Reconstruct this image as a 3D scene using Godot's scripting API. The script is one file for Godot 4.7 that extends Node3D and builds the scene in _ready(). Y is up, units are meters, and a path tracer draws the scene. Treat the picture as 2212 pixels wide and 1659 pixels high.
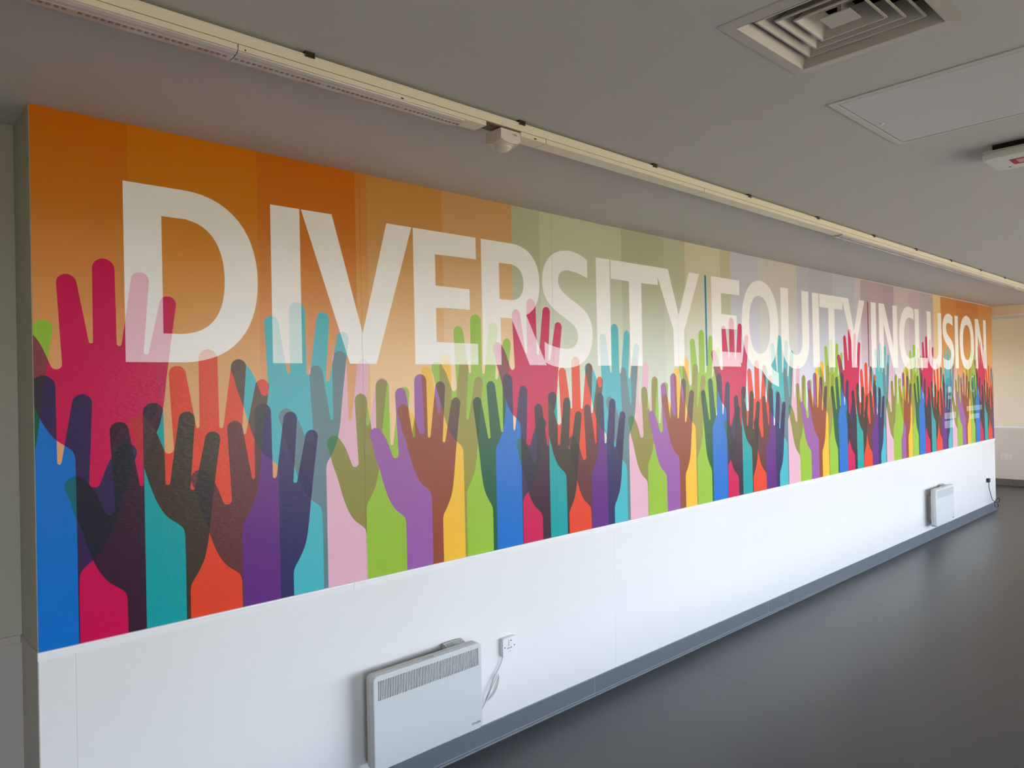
extends Node3D
# A long corridor-like room: a printed mural of raised hands on a boxed-out wall, hygienic white
# dado sheets below it, two panel heaters, a ceiling trunking luminaire, a diffuser and a hatch.
# The mural wall is the plane z = 0, x runs along it, the room lies at z > 0.

const CEIL := 2.6
const WALL_L := 0.4625       # left end of the mural wall
const WALL_R := 10.931       # right end
const END_X := 13.43         # far end wall
const WIN_Z := 4.8           # window wall behind the camera
const LEFT_X := -1.7
const DADO := 0.912          # top of the dado rail
const BASE := 1.806          # baseline of the lettering
const M_Z := 0.0012          # print plane

var M := {}
var used_names := {}

# ------------------------------------------------------------------ helpers
func numbered(called: String) -> String:
	if not used_names.has(called):
		used_names[called] = 0
		return called
	used_names[called] += 1
	return "%s_%03d" % [called, used_names[called]]

func tag(o: Node, label: String, category: String, group := "") -> Node:
	o.set_meta("label", label)
	o.set_meta("category", category)
	if group != "":
		o.set_meta("group", group)
	return o

func thing(called: String, label: String, category: String, at := Vector3.ZERO, group := "") -> Node3D:
	var o := Node3D.new()
	o.name = numbered(called)
	o.position = at
	add_child(o, true)
	tag(o, label, category, group)
	return o

func structure(called: String, label: String, category: String) -> Node3D:
	var o := Node3D.new()
	o.name = called
	add_child(o, true)
	tag(o, label, category)
	o.set_meta("kind", "structure")
	return o

class Geo:
	var v := PackedVector3Array()
	var n := PackedVector3Array()
	func tri(a: Vector3, b: Vector3, c: Vector3, na: Vector3, nb: Vector3, nc: Vector3) -> void:
		# Godot's front faces run clockwise
		if (b - a).cross(c - a).dot(na + nb + nc) > 0.0:
			v.append_array([a, c, b])
			n.append_array([na, nc, nb])
		else:
			v.append_array([a, b, c])
			n.append_array([na, nb, nc])
	func quad(a: Vector3, b: Vector3, c: Vector3, d: Vector3, m: Vector3) -> void:
		tri(a, b, c, m, m, m)
		tri(a, c, d, m, m, m)
	func box(a: Vector3, b: Vector3, e := 0.0) -> void:
		# chamfered box between two corners
		if e <= 0.0:
			quad(Vector3(a.x, a.y, b.z), Vector3(b.x, a.y, b.z), b, Vector3(a.x, b.y, b.z), Vector3.BACK)
			quad(a, Vector3(b.x, a.y, a.z), Vector3(b.x, b.y, a.z), Vector3(a.x, b.y, a.z), Vector3.FORWARD)
			quad(a, Vector3(a.x, a.y, b.z), Vector3(a.x, b.y, b.z), Vector3(a.x, b.y, a.z), Vector3.LEFT)
			quad(Vector3(b.x, a.y, a.z), Vector3(b.x, a.y, b.z), b, Vector3(b.x, b.y, a.z), Vector3.RIGHT)
			quad(Vector3(a.x, b.y, a.z), Vector3(b.x, b.y, a.z), b, Vector3(a.x, b.y, b.z), Vector3.UP)
			quad(a, Vector3(b.x, a.y, a.z), Vector3(b.x, a.y, b.z), Vector3(a.x, a.y, b.z), Vector3.DOWN)
			return
		var c := (a + b) / 2.0
		var h := (b - a) / 2.0
		for ax in 3:
			var u := (ax + 1) % 3
			var w := (ax + 2) % 3
			for s in [-1.0, 1.0]:
				var nn := Vector3.ZERO
				nn[ax] = s
				var q := []
				for k in [[-1.0, -1.0], [1.0, -1.0], [1.0, 1.0], [-1.0, 1.0]]:
					var p := c
					p[ax] += s * h[ax]
					p[u] += k[0] * (h[u] - e)
					p[w] += k[1] * (h[w] - e)
					q.append(p)
				quad(q[0], q[1], q[2], q[3], nn)
		for ax in 3:
			var u := (ax + 1) % 3
			var w := (ax + 2) % 3
			for su in [-1.0, 1.0]:
				for sw in [-1.0, 1.0]:
					var q := []
					for k in [[-1.0, true], [1.0, true], [1.0, false], [-1.0, false]]:
						var p := c
						p[ax] += k[0] * (h[ax] - e)
						p[u] += su * (h[u] if k[1] else h[u] - e)
						p[w] += sw * (h[w] - e if k[1] else h[w])
						q.append(p)
					var nn := Vector3.ZERO
					nn[u] = su
					nn[w] = sw
					quad(q[0], q[1], q[2], q[3], nn.normalized())
		for sx in [-1.0, 1.0]:
			for sy in [-1.0, 1.0]:
				for sz in [-1.0, 1.0]:
					var s := Vector3(sx, sy, sz)
					var q := []
					for ax in 3:
						var p := c
						for k in 3:
							p[k] += s[k] * (h[k] if k == ax else h[k] - e)
						q.append(p)
					var nn := s.normalized()
					tri(q[0], q[1], q[2], nn, nn, nn)
	# a convex outline (in two axes) extruded along z from z0 to z1, its front edge rounded by e
	func plate(poly: PackedVector2Array, z0: float, z1: float, e: float) -> void:
		var m := poly.size()
		var norms := []
		for i in m:
			var d1 := (poly[i] - poly[(i + m - 1) % m]).normalized()
			var d2 := (poly[(i + 1) % m] - poly[i]).normalized()
			var d := (d1 + d2).normalized()
			norms.append(Vector2(d.y, -d.x))
		var area := 0.0
		for i in m:
			area += poly[i].cross(poly[(i + 1) % m])
		var o := signf(area)
		var steps := 4 if e > 0.0 else 0
		var rings := [[poly, z0], [poly, z1 - e]]
		var tilt := [0.0, 0.0]
		for k in steps:
			var t := PI / 2.0 * (k + 1) / steps
			var r := PackedVector2Array()
			for i in m:
				r.append(poly[i] - norms[i] * o * e * (1.0 - cos(t)))
			rings.append([r, z1 - e + e * sin(t)])
			tilt.append(t)
		for k in rings.size() - 1:
			for i in m:
				var j := (i + 1) % m
				var a: Vector2 = rings[k][0][i]
				var b: Vector2 = rings[k][0][j]
				var c: Vector2 = rings[k + 1][0][j]
				var d: Vector2 = rings[k + 1][0][i]
				var n1 := Vector3(norms[i].x * o, norms[i].y * o, 0)
				var n2 := Vector3(norms[j].x * o, norms[j].y * o, 0)
				var za: float = rings[k][1]
				var zb: float = rings[k + 1][1]
				var la := n1 * cos(tilt[k]) + Vector3(0, 0, sin(tilt[k]))
				var lb := n2 * cos(tilt[k]) + Vector3(0, 0, sin(tilt[k]))
				var ha := n1 * cos(tilt[k + 1]) + Vector3(0, 0, sin(tilt[k + 1]))
				var hb := n2 * cos(tilt[k + 1]) + Vector3(0, 0, sin(tilt[k + 1]))
				tri(Vector3(a.x, a.y, za), Vector3(b.x, b.y, za), Vector3(c.x, c.y, zb), la, lb, hb)
				tri(Vector3(a.x, a.y, za), Vector3(c.x, c.y, zb), Vector3(d.x, d.y, zb), la, hb, ha)
		var top: PackedVector2Array = rings[-1][0]
		for i in range(1, m - 1):
			tri(Vector3(top[0].x, top[0].y, z1), Vector3(top[i].x, top[i].y, z1), Vector3(top[i + 1].x, top[i + 1].y, z1), Vector3.BACK, Vector3.BACK, Vector3.BACK)
			tri(Vector3(poly[0].x, poly[0].y, z0), Vector3(poly[i].x, poly[i].y, z0), Vector3(poly[i + 1].x, poly[i + 1].y, z0), Vector3.FORWARD, Vector3.FORWARD, Vector3.FORWARD)
	# an open or closed (y, z) profile swept along x
	func sweep_x(prof: PackedVector2Array, x0: float, x1: float, closed := true) -> void:
		var m := prof.size()
		var area := 0.0
		for i in m:
			area += prof[i].cross(prof[(i + 1) % m])
		var o := signf(area)
		for i in (m if closed else m - 1):
			var a := prof[i]
			var b := prof[(i + 1) % m]
			var d := (b - a).normalized()
			var nn := Vector3(0, d.y * o, -d.x * o)
			quad(Vector3(x0, a.x, a.y), Vector3(x1, a.x, a.y), Vector3(x1, b.x, b.y), Vector3(x0, b.x, b.y), nn)
		if closed:
			var idx := Geometry2D.triangulate_polygon(prof)
			for k in range(0, idx.size(), 3):
				for e in [[x0, Vector3.LEFT], [x1, Vector3.RIGHT]]:
					var p := []
					for q in 3:
						var t: Vector2 = prof[idx[k + q]]
						p.append(Vector3(e[0], t.x, t.y))
					tri(p[0], p[1], p[2], e[1], e[1], e[1])
	func tube(pts: PackedVector3Array, r: float, sides := 10) -> void:
		var m := pts.size()
		var up := Vector3.UP
		var rings := []
		for i in m:
			var d := (pts[mini(i + 1, m - 1)] - pts[maxi(i - 1, 0)]).normalized()
			if absf(d.dot(up)) > 0.95 and i == 0:
				up = Vector3.BACK
			var s := d.cross(up).normalized()
			up = s.cross(d).normalized()
			var ring := []
			for k in sides:
				var a := TAU * k / sides
				ring.append(s * cos(a) + up * sin(a))
			rings.append(ring)
		for i in m - 1:
			for k in sides:
				var j := (k + 1) % sides
				var a: Vector3 = rings[i][k]
				var b: Vector3 = rings[i][j]
				var c: Vector3 = rings[i + 1][j]
				var d: Vector3 = rings[i + 1][k]
				tri(pts[i] + a * r, pts[i] + b * r, pts[i + 1] + c * r, a, b, c)
				tri(pts[i] + a * r, pts[i + 1] + c * r, pts[i + 1] + d * r, a, c, d)
		for e in [0, m - 1]:
			var d := (pts[1] - pts[0]).normalized() * -1.0 if e == 0 else (pts[m - 1] - pts[m - 2]).normalized()
			for k in sides:
				tri(pts[e], pts[e] + rings[e][k] * r, pts[e] + rings[e][(k + 1) % sides] * r, d, d, d)
	# (radius, height) profile turned about the y axis through c
	func lathe(c: Vector3, prof: PackedVector2Array, sides := 28) -> void:
		for i in prof.size() - 1:
			var p := prof[i]
			var q := prof[i + 1]
			var d := (q - p).normalized()
			var nn := Vector2(-d.y, d.x)
			for k in sides:
				var a := TAU * k / sides
				var b := TAU * (k + 1) / sides
				var ca := Vector3(cos(a), 0, sin(a))
				var cb := Vector3(cos(b), 0, sin(b))
				var na := ca * nn.x + Vector3(0, nn.y, 0)
				var nb := cb * nn.x + Vector3(0, nn.y, 0)
				tri(c + ca * p.x + Vector3(0, p.y, 0), c + cb * p.x + Vector3(0, p.y, 0), c + cb * q.x + Vector3(0, q.y, 0), na, nb, nb)
				tri(c + ca * p.x + Vector3(0, p.y, 0), c + cb * q.x + Vector3(0, q.y, 0), c + ca * q.x + Vector3(0, q.y, 0), na, nb, na)
	func mesh() -> ArrayMesh:
		var arr := []
		arr.resize(Mesh.ARRAY_MAX)
		arr[Mesh.ARRAY_VERTEX] = v
		arr[Mesh.ARRAY_NORMAL] = n
		var m := ArrayMesh.new()
		m.add_surface_from_arrays(Mesh.PRIMITIVE_TRIANGLES, arr)
		return m

func part(called: String, g: Geo, mat: Material, parent: Node, label := "") -> MeshInstance3D:
	return part_mesh(called, g.mesh(), mat, parent, label)

func part_mesh(called: String, mesh: Mesh, mat: Material, parent: Node, label := "") -> MeshInstance3D:
	var o := MeshInstance3D.new()
	o.name = called
	o.mesh = mesh
	o.material_override = mat
	parent.add_child(o, true)
	if label != "":
		o.set_meta("label", label)
	return o

func boxed(a: Vector3, b: Vector3, e := 0.0) -> Geo:
	var g := Geo.new()
	g.box(a, b, e)
	return g

func rounded(x0: float, y0: float, x1: float, y1: float, r: float, k := 5) -> PackedVector2Array:
	var out := PackedVector2Array()
	for c in [[x1 - r, y0 + r, -PI / 2], [x1 - r, y1 - r, 0.0], [x0 + r, y1 - r, PI / 2], [x0 + r, y0 + r, PI]]:
		for i in k + 1:
			var a: float = c[2] + PI / 2 * i / k
			out.append(Vector2(c[0] + r * cos(a), c[1] + r * sin(a)))
	return out

func smooth(pts: Array, per := 8) -> PackedVector3Array:
	var c := Curve3D.new()
	for i in pts.size():
		var t: Vector3 = (pts[mini(i + 1, pts.size() - 1)] - pts[maxi(i - 1, 0)]) / 6.0
		c.add_point(pts[i], -t, t)
	var out := PackedVector3Array()
	for i in pts.size() - 1:
		for k in per:
			out.append(c.sample(i, float(k) / per))
	out.append(pts[-1])
	return out

func mat(c: Color, rough := 0.6, metal := 0.0) -> StandardMaterial3D:
	var m := StandardMaterial3D.new()
	m.albedo_color = c
	m.roughness = rough
	m.metallic = metal
	return m

func rgb8(r: float, g: float, b: float) -> Color:
	return Color(r / 255.0, g / 255.0, b / 255.0)

func bumps(m: StandardMaterial3D, freq: float, scale: Vector3, amount: float, seed_: int) -> void:
	var f := FastNoiseLite.new()
	f.noise_type = FastNoiseLite.TYPE_SIMPLEX_SMOOTH
	f.frequency = freq
	f.seed = seed_
	f.fractal_octaves = 3
	var t := NoiseTexture2D.new()
	t.width = 512
	t.height = 512
	t.seamless = true
	t.as_normal_map = true
	t.bump_strength = 4.0
	t.noise = f
	m.normal_enabled = true
	m.normal_texture = t
	m.normal_scale = amount
	m.uv1_triplanar = true
	m.uv1_world_triplanar = true
	m.uv1_scale = scale

func speckle(m: StandardMaterial3D, dark: Color, light: Color, freq: float, seed_: int) -> void:
	var f := FastNoiseLite.new()
	f.noise_type = FastNoiseLite.TYPE_SIMPLEX
	f.frequency = freq
	f.seed = seed_
	f.fractal_octaves = 4
	f.fractal_gain = 0.7
	var g := Gradient.new()
	g.set_color(0, dark)
	g.set_color(1, light)
	var t := NoiseTexture2D.new()
	t.width = 1024
	t.height = 1024
	t.seamless = true
	t.noise = f
	t.color_ramp = g
	m.albedo_texture = t
	m.uv1_triplanar = true
	m.uv1_world_triplanar = true

func text(called: String, what: String, height: float, depth: float, mt: Material, parent: Node, at: Vector3, turn := Vector3.ZERO, label := "") -> MeshInstance3D:
	var t := TextMesh.new()
	var f := SystemFont.new()
	f.font_names = PackedStringArray(["Droid Sans"])
	t.font = f
	t.font_size = 32
	t.pixel_size = height / 32.0 * 1.37
	t.depth = depth
	t.text = what
	var o := part_mesh(called, t, mt, parent, label)
	o.position = at
	o.rotation = turn
	return o

# ------------------------------------------------------------------ the mural's drawing
# One hand, in metres about the tip-circle centre of its middle finger: (x, y, radius);
# a positive radius is a fingertip, a negative one the web between two fingers, none a plain point.
const HAND := [
	[-0.089, -1.30, 0.0], [-0.089, -0.70, 0.0], [-0.090, -0.615, 0.0], [-0.098, -0.587, 0.0], [-0.146, -0.545, 0.0],
	[-0.176, -0.498, 0.0], [-0.200, -0.435, 0.0], [-0.221, -0.363, 0.0], [-0.241, -0.308, 0.0], [-0.253, -0.262, 0.0],
	[-0.234, -0.224, 0.031], [-0.180, -0.249, 0.0], [-0.138, -0.312, -0.016], [-0.106, -0.055, 0.0285], [-0.040, -0.239, -0.006],
	[0.0, 0.0, 0.033], [0.043, -0.243, -0.0075], [0.110, -0.029, 0.028], [0.126, -0.269, -0.008], [0.198, -0.103, 0.027],
	[0.206, -0.233, 0.0], [0.189, -0.360, 0.0], [0.178, -0.450, 0.0], [0.163, -0.520, 0.0], [0.140, -0.567, 0.0],
	[0.117, -0.603, 0.0], [0.112, -0.630, 0.0], [0.112, -0.72, 0.0], [0.112, -1.30, 0.0]]

func hand_outline() -> PackedVector2Array:
	var n := HAND.size()
	var c := []
	var r := []
	for e in HAND:
		c.append(Vector2(e[0], e[1]))
		r.append(float(e[2]))
	var ins := []
	var outs := []
	ins.resize(n)
	outs.resize(n)
	for i in n - 1:
		var v: Vector2 = c[i + 1] - c[i]
		var s := clampf((r[i] - r[i + 1]) / v.length(), -1.0, 1.0)
		var h := v.normalized()
		var m := h * s + Vector2(-h.y, h.x) * sqrt(1.0 - s * s)
		outs[i] = c[i] + m * r[i]
		ins[i + 1] = c[i + 1] + m * r[i + 1]
	ins[0] = outs[0]
	outs[n - 1] = ins[n - 1]
	var pts := PackedVector2Array()
	var arc := []
	for i in n:
		if r[i] == 0.0:
			pts.append(c[i])
			arc.append(false)
			continue
		var a0: float = (ins[i] - c[i]).angle()
		var a1: float = (outs[i] - c[i]).angle()
		if r[i] > 0.0:
			while a1 > a0:
				a1 -= TAU
		else:
			while a1 < a0:
				a1 += TAU
		var m := int(absf(a1 - a0) / 0.16) + 2
		for k in m:
			pts.append(c[i] + Vector2.from_angle(lerpf(a0, a1, float(k) / (m - 1))) * absf(r[i]))
			arc.append(true)
	# round the runs of plain points
	var out := PackedVector2Array()
	for i in pts.size():
		out.append(pts[i])
		if i + 1 < pts.size() and not (arc[i] and arc[i + 1]) and i > 1 and i + 3 < pts.size():
			var d1 := pts[i].distance_to(pts[i - 1])
			var d2 := pts[i + 1].distance_to(pts[i])
			var d3 := pts[i + 2].distance_to(pts[i + 1])
			var m1 := (pts[i + 1] - pts[i - 1]) / (d1 + d2) * d2
			var m2 := (pts[i + 2] - pts[i]) / (d2 + d3) * d2
			if arc[i]:
				m1 = pts[i + 1] - pts[i]
			if arc[i + 1]:
				m2 = pts[i + 1] - pts[i]
			for t in [0.2, 0.4, 0.6, 0.8]:
				var t2: float = t * t
				var t3: float = t2 * t
				out.append(pts[i] * (2 * t3 - 3 * t2 + 1) + m1 * (t3 - 2 * t2 + t) + pts[i + 1] * (3 * t2 - 2 * t3) + m2 * (t3 - t2))
	return out

# the eleven hands of one repeat: colour name, tip of the middle finger, colour; the blue one is mirrored
var KINDS := [
	["crimson", 0.661, 2.109, rgb8(214, 0, 86)], ["teal", 0.805, 1.635, rgb8(0, 168, 170)], ["orange", 0.992, 1.820, rgb8(238, 72, 36)],
	["purple", 1.190, 1.620, rgb8(102, 40, 134)], ["cyan", 1.337, 2.011, rgb8(74, 192, 204)], ["pink", 1.518, 1.824, rgb8(240, 188, 208)],
	["green", 1.719, 1.708, rgb8(156, 200, 56)], ["lilac", 1.917, 1.729, rgb8(160, 95, 172)], ["yellow", 2.058, 1.824, rgb8(255, 200, 60)],
	["lime green", 2.245, 2.011, rgb8(158, 204, 60)], ["blue", 0.487, 1.728, rgb8(0, 118, 210)]]
# inks where two or three hands overlap (bits in the order above); any other overlap is the product of its inks
var MIXES := {
	3: rgb8(60, 30, 54), 1025: rgb8(58, 40, 88), 1027: rgb8(34, 34, 52), 1026: rgb8(0, 106, 120), 6: rgb8(62, 50, 38), 12: rgb8(104, 48, 52), 14: rgb8(42, 38, 38),
	24: rgb8(42, 36, 98), 48: rgb8(100, 136, 146), 20: rgb8(96, 72, 54), 28: rgb8(58, 50, 56), 513: rgb8(140, 66, 76), 1537: rgb8(56, 46, 60), 1536: rgb8(0, 96, 62),
	96: rgb8(148, 142, 64), 5: rgb8(205, 42, 56), 7: rgb8(78, 52, 54), 112: rgb8(52, 122, 74), 384: rgb8(154, 74, 52), 896: rgb8(92, 68, 62), 768: rgb8(160, 154, 62)}
# where the repeat's marks stand along the wall, and by how much more than 1.95 m each next repeat is hung further
const MARKS := [0.575, 0.903, 1.098, 1.423, 1.623, 1.822, 2.024, 2.159, 2.531]
const HUNG := [
	[0.575, 0.903, 1.098, 1.423, 1.623, 1.822, 2.024, 2.159, 2.531],
	[2.531, 2.857, 3.049, 3.367, 3.560, 3.757, 3.956, 4.089, 4.470],
	[4.470, 4.797, 4.997, 5.323, 5.530, 5.727, 5.924, 6.056, 6.429],
	[6.429, 6.766, 6.965, 7.288, 7.477, 7.685, 7.872, 8.005, 8.375],
	[8.375, 8.711, 8.908, 9.246, 9.435, 9.617, 9.818, 9.961, 10.328],
	[10.328, 10.656, 10.851, 11.176, 11.376, 11.575, 11.777, 11.912, 12.284]]

func hung(x: float, k: int) -> float:
	if k < 0:
		return x - 1.955
	for i in MARKS.size() - 1:
		if x <= MARKS[i + 1] or i == MARKS.size() - 2:
			var t: float = (x - MARKS[i]) / (MARKS[i + 1] - MARKS[i])
			if i == 0 and t < 0.0:
				return x - MARKS[0] + HUNG[k][0]
			return lerpf(HUNG[k][i], HUNG[k][i + 1], t)
	return x

# background stripes: right edge, colour at the top, colour at the foot
var STRIPES := [
	[0.738, rgb8(206, 108, 0), rgb8(226, 168, 114)], [1.185, rgb8(212, 120, 0), rgb8(226, 172, 114)], [1.604, rgb8(206, 106, 0), rgb8(226, 164, 110)],
	[1.661, rgb8(208, 128, 40), rgb8(236, 188, 132)], [2.056, rgb8(202, 138, 62), rgb8(242, 204, 156)], [2.491, rgb8(206, 154, 92), rgb8(246, 218, 176)],
	[2.689, rgb8(182, 182, 148), rgb8(206, 216, 198)], [3.358, rgb8(196, 196, 164), rgb8(212, 222, 206)], [3.777, rgb8(178, 178, 144), rgb8(208, 216, 202)],
	[4.004, rgb8(184, 184, 152), rgb8(214, 222, 208)], [4.423, rgb8(210, 202, 172), rgb8(222, 226, 212)], [4.552, rgb8(190, 188, 156), rgb8(214, 218, 204)],
	[4.945, rgb8(196, 194, 202), rgb8(218, 222, 240)], [5.542, rgb8(204, 198, 184), rgb8(226, 230, 234)], [5.753, rgb8(186, 184, 192), rgb8(218, 222, 242)],
	[6.196, rgb8(180, 180, 186), rgb8(214, 218, 240)], [6.644, rgb8(188, 190, 196), rgb8(216, 222, 240)], [6.773, rgb8(208, 196, 196), rgb8(222, 220, 238)],
	[7.295, rgb8(182, 162, 166), rgb8(212, 202, 220)], [7.571, rgb8(174, 154, 164), rgb8(210, 200, 218)], [7.968, rgb8(202, 186, 186), rgb8(226, 218, 228)],
	[8.303, rgb8(194, 174, 180), rgb8(218, 208, 224)], [8.702, rgb8(184, 168, 178), rgb8(214, 206, 222)], [8.948, rgb8(232, 202, 142), rgb8(242, 212, 164)],
	[9.481, rgb8(206, 130, 52), rgb8(228, 166, 102)], [10.344, rgb8(196, 116, 40), rgb8(226, 162, 98)], [10.931, rgb8(206, 132, 56), rgb8(230, 172, 108)]]
const SEAMS := [1.626, 2.777, 3.916, 5.085, 6.252, 7.42, 8.58, 9.75]

# letters: a path is [start, then 2 numbers for a line or 6 for a curve ...]; sizes in metres from the baseline
var GLYPHS := {
	"D": [[[0, 0], [0, 0.603], [0.19, 0.603], [0.36, 0.603, 0.458, 0.485, 0.458, 0.305], [0.458, 0.12, 0.36, 0.0, 0.18, 0.0]],
		[[0.12, 0.501], [0.185, 0.501], [0.285, 0.501, 0.334, 0.42, 0.334, 0.30], [0.334, 0.17, 0.28, 0.098, 0.165, 0.098], [0.12, 0.098]]],
	"I": [[[0, 0], [0, 0.603], [0.12, 0.603], [0.12, 0]]],
	"V": [[[0, 0.603], [0.134, 0.603], [0.268, 0.127], [0.395, 0.603], [0.525, 0.603], [0.333, 0], [0.205, 0]]],
	"E": [[[0, 0], [0, 0.603], [0.363, 0.603], [0.363, 0.499], [0.12, 0.499], [0.12, 0.356], [0.319, 0.356], [0.319, 0.256], [0.12, 0.256], [0.12, 0.099], [0.365, 0.099], [0.365, 0]]],
	"R": [[[0, 0], [0, 0.603], [0.19, 0.603], [0.325, 0.603, 0.394, 0.535, 0.394, 0.417], [0.394, 0.335, 0.36, 0.278, 0.293, 0.252], [0.434, 0], [0.312, 0], [0.191, 0.230], [0.118, 0.230], [0.118, 0]],
		[[0.114, 0.500], [0.175, 0.500], [0.245, 0.500, 0.278, 0.468, 0.278, 0.410], [0.278, 0.350, 0.245, 0.320, 0.175, 0.320], [0.114, 0.320]]],
	"S": [[[0.356, 0.579], [0.31, 0.602, 0.26, 0.613, 0.212, 0.613], [0.08, 0.613, 0.001, 0.54, 0.001, 0.435], [0.001, 0.36, 0.04, 0.315, 0.128, 0.270], [0.21, 0.230, 0.270, 0.215, 0.270, 0.160], [0.270, 0.115, 0.235, 0.088, 0.180, 0.088], [0.12, 0.088, 0.06, 0.098, 0.010, 0.120],
		[0.010, 0.016], [0.06, -0.006, 0.115, -0.014, 0.170, -0.014], [0.31, -0.014, 0.391, 0.055, 0.391, 0.17], [0.391, 0.25, 0.36, 0.29, 0.27, 0.332], [0.18, 0.374, 0.121, 0.395, 0.121, 0.448], [0.121, 0.485, 0.150, 0.507, 0.194, 0.507], [0.25, 0.507, 0.31, 0.495, 0.355, 0.478]]],
	"T": [[[0, 0.603], [0.45, 0.603], [0.45, 0.494], [0.284, 0.494], [0.281, 0], [0.165, 0], [0.165, 0.494], [0, 0.494]]],
	"Y": [[[0, 0.603], [0.138, 0.603], [0.246, 0.323], [0.368, 0.603], [0.489, 0.603], [0.304, 0.225], [0.301, 0], [0.187, 0], [0.185, 0.226]]],
	"Q": [[[0, 0.304], [0, 0.50, 0.11, 0.626, 0.268, 0.626], [0.43, 0.626, 0.535, 0.50, 0.535, 0.304], [0.535, 0.16, 0.48, 0.055, 0.402, 0.012], [0.44, -0.020, 0.48, -0.038, 0.524, -0.046], [0.524, -0.148], [0.41, -0.128, 0.33, -0.085, 0.268, -0.018], [0.11, -0.018, 0, 0.11, 0, 0.304]],
		[[0.104, 0.304], [0.104, 0.435, 0.16, 0.514, 0.254, 0.514], [0.35, 0.514, 0.406, 0.435, 0.406, 0.304], [0.406, 0.17, 0.35, 0.094, 0.254, 0.094], [0.16, 0.094, 0.104, 0.17, 0.104, 0.304]]],
	"U": [[[0, 0.603], [0.122, 0.603], [0.122, 0.21], [0.122, 0.135, 0.165, 0.095, 0.235, 0.095], [0.305, 0.095, 0.346, 0.135, 0.346, 0.21], [0.346, 0.603], [0.466, 0.603], [0.466, 0.22], [0.466, 0.07, 0.38, -0.014, 0.234, -0.014], [0.09, -0.014, 0, 0.07, 0, 0.22]]],
	"N": [[[0, 0], [0, 0.605], [0.135, 0.605], [0.347, 0.202], [0.347, 0.605], [0.463, 0.605], [0.463, 0], [0.338, 0], [0.114, 0.413], [0.106, 0]]],
	"C": [[[0.414, 0.590], [0.37, 0.61, 0.32, 0.617, 0.27, 0.617], [0.10, 0.617, 0, 0.49, 0, 0.305], [0, 0.11, 0.10, -0.013, 0.268, -0.013], [0.33, -0.013, 0.38, -0.002, 0.417, 0.015], [0.419, 0.120], [0.38, 0.105, 0.34, 0.096, 0.29, 0.096], [0.19, 0.096, 0.130, 0.17, 0.130, 0.305], [0.13, 0.43, 0.19, 0.507, 0.28, 0.507], [0.33, 0.507, 0.37, 0.50, 0.407, 0.487]]],
	"L": [[[0, 0], [0, 0.605], [0.124, 0.605], [0.122, 0.106], [0.362, 0.106], [0.362, 0]]],
	"O": [[[0, 0.304], [0, 0.50, 0.11, 0.622, 0.275, 0.622], [0.445, 0.622, 0.555, 0.50, 0.555, 0.304], [0.555, 0.11, 0.445, -0.014, 0.275, -0.014], [0.11, -0.014, 0, 0.11, 0, 0.304]],
		[[0.125, 0.304], [0.125, 0.435, 0.18, 0.514, 0.278, 0.514], [0.37, 0.514, 0.430, 0.435, 0.430, 0.304], [0.430, 0.17, 0.37, 0.097, 0.278, 0.097], [0.18, 0.097, 0.125, 0.17, 0.125, 0.304]]],
	"|": [[[0, 0.01], [0, 0.595], [0, 0.606, 0.0205, 0.606, 0.0205, 0.595], [0.0205, 0.01], [0.0205, -0.002, 0, -0.002, 0, 0.01]]]}
const WORDS := [["D", 0.723], ["I", 1.235], ["V", 1.361], ["E", 1.893], ["R", 2.288], ["S", 2.700], ["I", 3.130], ["T", 3.259], ["Y", 3.679],
	["|", 4.228], ["E", 4.309], ["Q", 4.694], ["U", 5.272], ["I", 5.803], ["T", 5.935], ["Y", 6.368],
	["|", 6.9195], ["I", 6.999], ["N", 7.186], ["C", 7.698], ["L", 8.135], ["U", 8.497], ["S", 8.999], ["I", 9.427], ["O", 9.598], ["N", 10.203]]

func glyph_paths(which: String, at: Vector2) -> Array:
	var out := []
	for path in GLYPHS[which]:
		var p := PackedVector2Array()
		for s in path:
			if s.size() == 2:
				p.append(at + Vector2(s[0], s[1]))
			else:
				var a := p[-1]
				var b := at + Vector2(s[0], s[1])
				var c := at + Vector2(s[2], s[3])
				var d := at + Vector2(s[4], s[5])
				for k in range(1, 15):
					p.append(a.bezier_interpolate(b, c, d, k / 14.0))
		out.append(p)
	return out

# sorted x of every crossing of the outlines with the height y
func crossings(paths: Array, y: float) -> PackedFloat32Array:
	var out := PackedFloat32Array()
	for p: PackedVector2Array in paths:
		var m := p.size()
		var a := p[m - 1]
		for i in m:
			var b := p[i]
			if (a.y <= y) != (b.y <= y):
				out.append(a.x + (y - a.y) / (b.y - a.y) * (b.x - a.x))
			a = b
	out.sort()
	return out

# per row: [x at the row's foot, x in its middle, x at its top] of every crossing
func rows_of(paths: Array, ys: PackedFloat32Array, x: float, y: float, mirror: bool) -> Array:
	var out := []
	var lo := crossings(paths, ys[0] - y)
	for j in ys.size() - 1:
		var hi := crossings(paths, ys[j + 1] - y)
		var mid := crossings(paths, (ys[j] + ys[j + 1]) / 2.0 - y)
		var row := PackedVector3Array()
		for i in mid.size():
			var q := Vector3(mid[i], mid[i], mid[i])
			if lo.size() == mid.size():
				q.x = lo[i]
			if hi.size() == mid.size():
				q.z = hi[i]
			row.append(Vector3(x, x, x) + (q * -1.0 if mirror else q))
		out.append(row)
		lo = hi
	return out

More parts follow.
